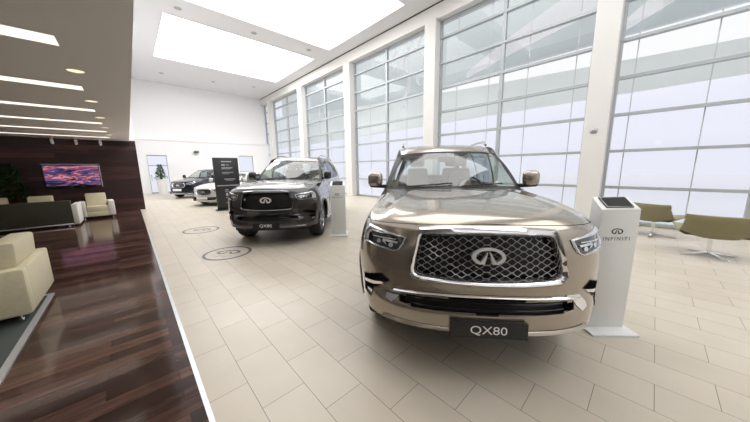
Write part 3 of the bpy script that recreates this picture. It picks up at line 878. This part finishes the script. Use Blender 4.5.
        if suv:
            lg = MB()
            lg.plate(PA([(sg * x, z) for x, z in [(.64, 1.022), (.76, 1.03), (.77, 1.012), (.735, .992), (.725, .992), (.745, 1.012), (.65, 1.008)]]), S, .0, .014, .05)
            lg.plate(PA([(sg * x, z) for x, z in [(.66, 1.042), (.86, 1.038), (.86, 1.030), (.66, 1.034)]]), S, .0, .012, .05)
            for cx_, cz_ in ((.695, .992), (.80, 1.005)):
                lg.plate([(a_of_x(sg * cx_) + .022 * cos(k * pi / 5), cz_ + .016 * sin(k * pi / 5)) for k in range(10)], S, .0, .012, .1)
            lg.build('lamp_reflector', 'led', h, shift=sh)
    # skid plate and number plate
    zl = P['zb'] - .01
    sk = MB()
    zz0, zz1 = (.392, .43) if suv else (P['zb'] - .03, P['zb'] + .03)
    sk.grid(lambda u, v: S((u * 2 - 1) * .80, zz0 + (zz1 - zz0) * v, .004 + .02 * sin(pi * v)), 40, 4)
    sk.build('bumper_lip', paint if suv else M['satin'], root, shift=sh)
    if plate_text is not None:
        yp = -.075; zp = .452 if suv else zc - .25; tl = .06
        PM = lambda u, v, o: (u, yp - o + (v) * tl, zp + v)
        pl = MB().plate([(-.26, -.057), (.26, -.057), (.26, .057), (-.26, .057)], PM, -.03, 0, 5).build('number_plate', 'plate' if plate_text else 'textw', root, smooth=0, shift=sh)
        if plate_text:
            MB().text(plate_text, .085, PM, .003, 0, -.002, 1.0, 1.18).build('lettering', 'textw', pl, smooth=0, shift=sh)
    # underbody and wheel wells
    ub = MB().box(-.78, .78, .25, P['L'] - .35, P['zb'] - .02, P['zb'] + .12)
    ub.box(-.60, .60, .2, 1.6, P['zb'], P['zb'] + .5); ub.box(-.60, .60, 3.2, P['L'] - .4, P['zb'], P['zb'] + .5)
    ub.box(-.55, .55, .16, .3, P['zb'] - .02, P['zb'] + .25)
    ub.build('underbody', 'dark', root, shift=sh)
    # ---- wheels
    R = P['wr']; wf = smooth_tab(P['WZ'], .45) - .035; tw_ = .26 if suv else .22
    rr = R * .665
    tyre = wheel_mesh = None
    for wy in P['wy']:
        for sg in (1, -1):
            if tyre is None:
                prof = [(rr, -.5), (rr + .02, -.5), (R * .86, -.53), (R * .96, -.47), (R, -.36), (R * 1.0, .36), (R * .96, .47), (R * .86, .53), (rr + .02, .5), (rr, .5)]
                tyre = MB().lathe([(r, h * tw_) for r, h in prof], 40, 'x').build('wheel', 'rubber', root, smooth=40)
                rim = MB().lathe([(rr, -.48 * tw_), (rr - .012, -.48 * tw_), (rr - .03, -.2 * tw_), (rr - .03, .25 * tw_), (rr - .012, .48 * tw_), (rr, .48 * tw_)], 40, 'x')
                for k in range(10):
                    a = 2 * pi * k / 10
                    for d_ in (-.10, .10):
                        c0, s0 = cos(a), sin(a); c1, s1 = cos(a + d_), sin(a + d_)
                        rim.tube([(.36 * tw_, .05 * c0, .05 * s0), (.38 * tw_, rr * .55 * (c0 * .6 + c1 * .4), rr * .55 * (s0 * .6 + s1 * .4)), (.42 * tw_, (rr - .012) * c1, (rr - .012) * s1)], [.022, .014, .013], 6)
                rim.lathe([(0, .40 * tw_), (.05, .40 * tw_), (.065, .34 * tw_), (.065, .2 * tw_)], 20, 'x')
                rim.build('rim', 'alloy', tyre)
                w = tyre
            else: w = copy_tree(tyre, root)
            w.location = (sg * (wf - tw_ / 2), wy + YO, R)
            w.rotation_euler = (0, 0, 0 if sg > 0 else pi)
    # ---- interior
    zf_ = P['zb'] + .15; k = (roofz(3) - 1.86)
    it = MB(); wi = cw - .1
    dz0 = czc - .03
    it.grid(lambda u, v: ((u * 2 - 1) * wi, cyc + .04 + .50 * v - .1 * (1 - v) * (1 - (u * 2 - 1) ** 2), dz0 - .02 - .05 * v * v - .02 * v), 12, 6)
    it.box(-wi, wi, cyc + .5, cyc + .56, zf_, dz0 - .08); it.build('dashboard', 'dash', root, shift=sh)
    ys_ = cyc + .42
    c = Vector((.37, cyc + .55, dz0 - .02)); sw = MB()
    sw.tube([(c.x + .18 * cos(a), c.y + .07 * sin(a), c.z + .17 * sin(a)) for a in [2 * pi * i / 24 for i in range(25)]], .015, 8, caps=False)
    sw.tube([(c.x - .18, c.y, c.z), (c.x + .18, c.y, c.z)], .02); sw.tube([c, (c.x, c.y - .12, c.z - .08)], .035)
    sw.build('steering_wheel', 'dash', root, shift=sh)
    MB().box(-wi, wi, cyc + .3, P['L'] - .5, zf_ - .05, zf_).build('cabin_floor', 'dash', root, smooth=0, shift=sh)
    hr_ = roofz(2.9) - .30
    seat = None
    for yy_ in (cyc + 1.05, cyc + 2.0):
        for x in (-.37, .37):
            if seat is None:
                q = MB().hexa([(-.25, -.28, zf_ + .1), (.25, -.28, zf_ + .1), (.25, .25, zf_ + .1), (-.25, .25, zf_ + .1)], [(-.25, -.28, zf_ + .32), (.25, -.28, zf_ + .32), (.25, .25, zf_ + .27), (-.25, .25, zf_ + .27)])
                seat = q.build('car_seat', 'leather', root, bevel=.04)
                MB().hexa([(-.25, .13, zf_ + .25), (.25, .13, zf_ + .25), (.25, .30, zf_ + .25), (-.25, .30, zf_ + .25)], [(-.17, .30, hr_ - .08), (.17, .30, hr_ - .08), (.16, .40, hr_ - .08), (-.16, .40, hr_ - .08)]).build('seat_back', 'leather', seat, bevel=.04)
                MB().box(-.12, .12, .33, .42, hr_ - .05, hr_ + .12).build('headrest', 'leather', seat, bevel=.035)
                s_ = seat
            else: s_ = copy_tree(seat, root)
            s_.location = (x, yy_ + YO, 0)
    MB().tube([ws(.5, .93, -.03), ws(.5, .86, -.07)], .01).box(-.12, .12, ws(.5, .86, -.08).y - .0, ws(.5, .86, -.08).y + .03, ws(.5, .84, -.07).z - .04, ws(.5, .84, -.07).z + .03).build('rear_view_mirror', 'dark', root, shift=sh)
    MB().grid(lambda u, v: tuple(a + b for a, b in zip(roofp(.03 + .94 * u, .02 + .96 * v), (0, 0, -.05))), 12, 12).build('headliner', 'leather', root, shift=sh)
    return root

def place(root, ox, oy, h):
    # ox, oy = point under the nose; h = heading of the car's lateral axis
    root.rotation_euler = (0, 0, h)
    root.location = (ox - 2.5 * sin(h), oy + 2.5 * cos(h), 0)

c1 = make_car(SUV, 'beigepaint', True, 'QX80')
place(c1, 1.75, .72, -.872)
tag(c1, 'champagne beige large SUV with chrome mesh grille and black QX80 plate, nearest car', 'car')
c2 = make_car(SUV, 'darkpaint', True, 'QX80', dark_trim=True)
place(c2, 1.94, 5.32, -.745)
tag(c2, 'dark graphite large SUV with black grille parked behind the beige one', 'car')
c3 = make_car(CROSS, 'navypaint', False, '', fine=False)
place(c3, 1.92, 18.3, -.88)
tag(c3, 'dark blue crossover farthest back beside the glass door and plant', 'car')
c4 = make_car(LOW, 'silverpaint', False, '', fine=False)
place(c4, 2.26, 13.5, -.95)
tag(c4, 'pearl white car half hidden behind the black display panel', 'car')

# ================================================================ FURNITURE
def kiosk():
    r = empty('display_kiosk', (0, 0, 0))
    # local: x along the front edge, y backwards
    MB().box(-.21, .21, -.13, .32, 0, .02).build('base_plate', 'kiosk', r, bevel=.004)
    b = [(-.17, .0, .02), (.17, .0, .02), (.17, .15, .02), (-.17, .15, .02)]
    t = [(-.175, .0, 1.18), (.175, .0, 1.18), (.16, .14, 1.28), (-.16, .14, 1.28)]
    MB().hexa(b, t).build('body', 'kiosk', r, bevel=.004)
    n = Vector((0, -.10, .14)).normalized(); d = Vector((0, .14, .10)).normalized(); o0 = Vector((0, .0, 1.18))
    TM = lambda u, v, o: o0 + d * v + Vector((u, 0, 0)) + n * o
    tb = MB().plate([(-.12, .02), (.12, .02), (.12, .155), (-.12, .155)], TM, -.002, .012, 5).build('tablet', 'black_gloss', r, smooth=0)
    MB().plate([(-.108, .03), (.108, .03), (.108, .145), (-.108, .145)], TM, .012, .0125, 5).build('screen', mat('dark_screen', (.02, .02, .018), .6, spec=.2), tb, smooth=0)
    f = Vector((0, 0, 1)); nn = Vector((0, -1, 0)); fo = Vector((0, 0, .02))
    FM = lambda u, v, o: fo + f * v + Vector((u, 0, 0)) + nn * o
    l = MB(); emblem(l, .052, FM, .0005, .002, -.01, .955); l.text('INFINITI', .05, FM, .0015, -.01, .885, 1.35)
    l.build('logo', 'textd', r, smooth=0)
    return r
k1 = kiosk(); k1.location = (3.2, .17, 0); k1.rotation_euler = (0, 0, radians(-45))
tag(k1, 'white information kiosk with tablet beside the beige SUV, INFINITI logo on front', 'kiosk', 'tablet kiosks')
k2 = copy_tree(k1); k2.location = (3.5, 5.02, 0); k2.rotation_euler = (0, 0, radians(-42))
tag(k2, 'white information kiosk standing beside the dark graphite SUV', 'kiosk', 'tablet kiosks')

# display board
bd = empty('display_board', (2.83, 11.6, 0), radians(-4), 'tall black specification panel with grey text standing behind the dark SUV', 'display board')
MB().box(-.44, .44, -.03, .03, .03, 2.05).build('panel', 'boardm', bd, bevel=.005)
MB().box(-.50, .50, -.2, .2, 0, .03).build('foot', 'dark', bd, bevel=.005)
BM_ = lambda u, v, o: (u, -.03 - o, v)
for z, x0, x1, h in [(1.9, -.16, .2, .035), (1.77, -.16, -.04, .05), (1.77, .0, .1, .02), (1.66, -.16, .22, .03), (1.62, -.16, .15, .015), (1.48, -.16, .24, .02), (1.43, -.16, .1, .015),
                     (1.22, -.1, .28, .03), (1.17, -.05, .2, .015), (.97, -.38, .38, .035), (.80, -.12, .0, .03), (.74, -.12, .04, .02), (.62, -.1, -.03, .12), (.62, .05, .12, .03), (.50, -.12, .02, .02), (.34, .0, .12, .12), (.30, -.12, -.06, .02)]:
    MB().plate([(x0, z - h / 2), (x1, z - h / 2), (x1, z + h / 2), (x0, z + h / 2)], BM_, .0005, .0015, 5).build('printed_line', 'boardtxt', bd, smooth=0)

# lounge swivel chairs by the window
def swivel():
    r = empty('lounge_chair', (0, 0, 0))
    # local: chair faces +y, backrest at -y ; x across
    def shell(u, v, o):
        # v 0..1 from seat front to top of backrest
        x = (u * 2 - 1)
        if v < .5:
            t = v / .5; y = .36 - .58 * t; z = .44 - .06 * t
        else:
            t = (v - .5) / .5; y = -.22 - .20 * t ** .8; z = .38 + .36 * t
        w = .39 + .03 * sin(pi * v) + (.02 if v > .9 else 0)
        z += .05 * x * x * (1 if v < .6 else .2); y += .06 * x * x * (1 if v > .5 else 0)
        return Vector((x * w, y, z))
    def thick(u, v, s):
        p = shell(u, v, 0); e = .01
        a = shell(min(1, u + e), v, 0) - shell(max(0, u - e), v, 0); b = shell(u, min(1, v + e), 0) - shell(u, max(0, v - e), 0)
        n = a.cross(b); n.normalize()
        edge = min(1, 8 * min(u, 1 - u)) * min(1, 8 * min(v, 1 - v))
        return p + n * s * (.012 + .03 * sqrt(max(0, edge)))
    seatm = MB()
    for v0, v1, nm in ((0, .5, 'seat'), (.5, 1, 'backrest')):
        m_ = MB(); f = lambda u, v, s: thick(u, v0 + (v1 - v0) * v, s)
        m_.grid(lambda u, v: f(u, v, 1), 16, 12); m_.grid(lambda u, v: f(u, v, -1), 16, 12)
        for u in (0, 1): m_.grid(lambda v, w, u=u: f(u, v, 1).lerp(f(u, v, -1), w), 12, 2)
        for v in (0, 1): m_.grid(lambda u, w, v=v: f(u, v, 1).lerp(f(u, v, -1), w), 16, 2)
        m_.build(nm, 'olive', r, smooth=60)
    MB().tube([(0, 0, .03), (0, 0, .38)], .028, 16).tube([(0, 0, .32), (0, 0, .37)], .09, 20).build('pedestal', 'chrome', r)
    for k in range(4):
        a = radians(22 + 90 * k); c, s = cos(a), sin(a); q = Vector((-s, c, 0)) * .022
        i, o = Vector((.02 * c, .02 * s, 0)), Vector((.36 * c, .36 * s, 0)); Z = lambda p, z: (p.x, p.y, z)
        MB().hexa([Z(i - q, .03), Z(o - q, .0), Z(o + q, .0), Z(i + q, .03)], [Z(i - q, .07), Z(o - q, .02), Z(o + q, .02), Z(i + q, .07)]).build('foot', 'chrome', r, bevel=.004)
    return r
s1 = swivel(); s1.location = (7.15, -.78, 0); s1.rotation_euler = (0, 0, radians(-80))
tag(s1, 'olive lounge chair on chrome star base, nearer one with its back turned', 'chair', 'olive lounge chairs by the windows')
s2 = copy_tree(s1); s2.location = (8.4, -.10, 0); s2.rotation_euler = (0, 0, radians(-118))
tag(s2, 'olive lounge chair on chrome star base, standing against the window behind', 'chair', 'olive lounge chairs by the windows')

# rug and seating on the left
rg = empty('area_rug', (0, 0, 0), 0, 'dark grey carpet with pale edging under the cream armchair', 'rug')
MB().box(-4.5, -.95, -.5, 5.2, .0, .012).build('carpet', 'rug', rg, smooth=0)
MB().box(-.95, -.905, -.5, 5.2, .0, .016).box(-4.5, -.905, 5.2, 5.25, 0, .016).build('edging', 'rugedge', rg, smooth=0)

def armchair(m1='cream', m2='creamw', w=1.0, d=.85):
    r = empty('armchair', (0, 0, 0))
    # local: faces -y ; back at +y
    h = w / 2
    MB().box(-h + .02, h - .02, -d / 2 + .02, d / 2 - .02, .08, .26).build('base', m1, r, bevel=.012)
    for s in (-1, 1):
        MB().box(min(s * h, s * (h - .15)), max(s * h, s * (h - .15)), -d / 2, d / 2, .09, .58).build('arm', m2, r, bevel=.02)
        for y in (-d / 2 + .1, d / 2 - .1):
            MB().tube([(s * (h - .08), y, 0), (s * (h - .08), y, .1)], .02, 12).build('leg', 'chrome', r)
    MB().box(-h + .15, h - .15, d / 2 - .14, d / 2, .09, .58).build('back_panel', m1, r, bevel=.015)
    MB().box(-h + .155, h - .155, -d / 2 + .01, d / 2 - .14, .24, .43).build('seat_cushion', m1, r, bevel=.03)
    MB().hexa([(-h + .17, d / 2 - .34, .42), (h - .17, d / 2 - .34, .42), (h - .17, d / 2 - .06, .585), (-h + .17, d / 2 - .06, .585)],
              [(-h + .17, d / 2 - .24, .84), (h - .17, d / 2 - .24, .84), (h - .17, d / 2 - .05, .84), (-h + .17, d / 2 - .05, .84)]).build('back_cushion', m1, r, bevel=.03)
    return r
a1 = armchair('cream', 'cream', 1.1, .85); a1.location = (-1.345, 4.93, .013); a1.rotation_euler = (0, 0, radians(-90))
tag(a1, 'cream leather armchair seen from behind on the grey carpet at left edge', 'armchair', 'cream armchairs')
a2 = armchair('cream', 'creamw', .84, .72); a2.location = (-.93, 13.2, 0); a2.rotation_euler = (0, 0, radians(4))
tag(a2, 'cream armchair with white sides standing under the television', 'armchair', 'cream armchairs')
a3 = copy_tree(a2); a3.location = (-2.13, 13.05, 0); a3.rotation_euler = (0, 0, 0)
tag(a3, 'cream armchair against the wood wall behind the dark sofa, middle one', 'armchair', 'cream armchairs')
a4 = copy_tree(a2); a4.location = (-3.02, 13.1, 0); a4.rotation_euler = (0, 0, 0)
tag(a4, 'pale armchair at the far left edge behind the dark sofa', 'armchair', 'cream armchairs')

sf = empty('sofa', (-2.35, 12.05, 0), 0, 'long dark olive sofa with white end panel seen from behind', 'sofa')
MB().box(-1.5, 1.0, -.42, -.26, .09, .76).build('back_panel', 'sofadark', sf, bevel=.015)
MB().box(-1.5, 1.0, -.26, .42, .09, .42).build('seat', 'sofadark', sf, bevel=.02)
MB().box(1.0, 1.12, -.44, .44, .05, .64).build('arm', 'creamw', sf, bevel=.015)
MB().box(-1.5, 1.0, -.43, .43, .045, .088).build('base_rail', 'satin', sf, bevel=.004)
for x in (-1.3, .9):
    for y in (-.35, .35): MB().tube([(x, y, 0), (x, y, .05)], .025, 12).build('leg', 'chrome', sf)

# plants
def plant(name, loc, pot_m, leaf_m, pr, ph, hgt, spread, n, label):
    r = empty(name, loc, 0, label, 'potted plant')
    p = MB().lathe([(0, 0), (pr * .8, 0), (pr, ph), (pr * .9, ph), (pr * .85, ph - .04), (0, ph - .04)], 28).build('planter', pot_m, r)
    st_ = MB(); lf = MB()
    rnd = random.Random(3)
    for i in range(n):
        a = rnd.uniform(0, 2 * pi); t = rnd.random(); h = ph + hgt * t
        rad = spread * (1 - .75 * t) * rnd.uniform(.5, 1)
        c = Vector((rad * cos(a), rad * sin(a), h)); 
        L_ = rnd.uniform(.10, .2); d_ = Vector((cos(a + rnd.uniform(-.6, .6)), sin(a + rnd.uniform(-.6, .6)), rnd.uniform(-.5, .7))).normalized()
        s_ = d_.cross(Vector((0, 0, 1))).normalized() * L_ * .28; u_ = s_.cross(d_).normalized() * .015
        b = c - d_ * L_ * .5
        lf.add([b, b + d_ * L_ * .45 + s_ + u_, b + d_ * L_, b + d_ * L_ * .45 - s_ + u_, b + d_ * L_ * .5 - u_], [(0, 1, 4), (1, 2, 4), (2, 3, 4), (3, 0, 4)])
        if i % 4 == 0: st_.tube([(0, 0, ph - .04), (c.x * .3, c.y * .3, ph + (h - ph) * .6), tuple(c)], [.012, .008, .004], 5)
    st_.build('stem', 'stem', r); lf.build('foliage', leaf_m, r, smooth=0)
    return r
plant('potted_plant', (1.62, 23.5, 0), 'pot', 'leafl', .3, 1.0, 1.0, .42, 260, 'small green tree in tall white planter beside the glass door')
plant('potted_plant', (-2.75, 13.98, 0), 'potd', 'leaf', .16, .6, 1.25, .46, 420, 'dark leafy plant in the corner against the wood wall')

# ================================================================ LIGHT
w = bpy.data.worlds.new('world'); SC.world = w; w.use_nodes = True
bg = w.node_tree.nodes['Background']; bg.inputs[1].default_value = 1.06
nt = w.node_tree.nodes; lk = w.node_tree.links
tc = nt.new('ShaderNodeTexCoord'); sp_ = nt.new('ShaderNodeSeparateXYZ'); rp = ramp(nt, [(.16, (.86, .86, .98)), (.26, (1.0, 1.0, 1.0))])
lk.new(tc.outputs['Generated'], sp_.inputs[0]); lk.new(sp_.outputs['Z'], rp.inputs['Fac']); lk.new(rp.outputs['Color'], bg.inputs[0])
SC.view_settings.view_transform = 'Standard'; SC.view_settings.look = 'None'
SC.view_settings.exposure = 0.0; SC.view_settings.gamma = 1
SC.view_settings.use_curve_mapping = False
SC.cycles.use_denoising = True
SC.cycles.denoiser = 'OPENIMAGEDENOISE'
SC.cycles.max_bounces = 10; SC.cycles.diffuse_bounces = 5; SC.cycles.glossy_bounces = 5; SC.cycles.transparent_max_bounces = 16
SC.cycles.sample_clamp_indirect = 8
SC.cycles.caustics_reflective = False; SC.cycles.caustics_refractive = False
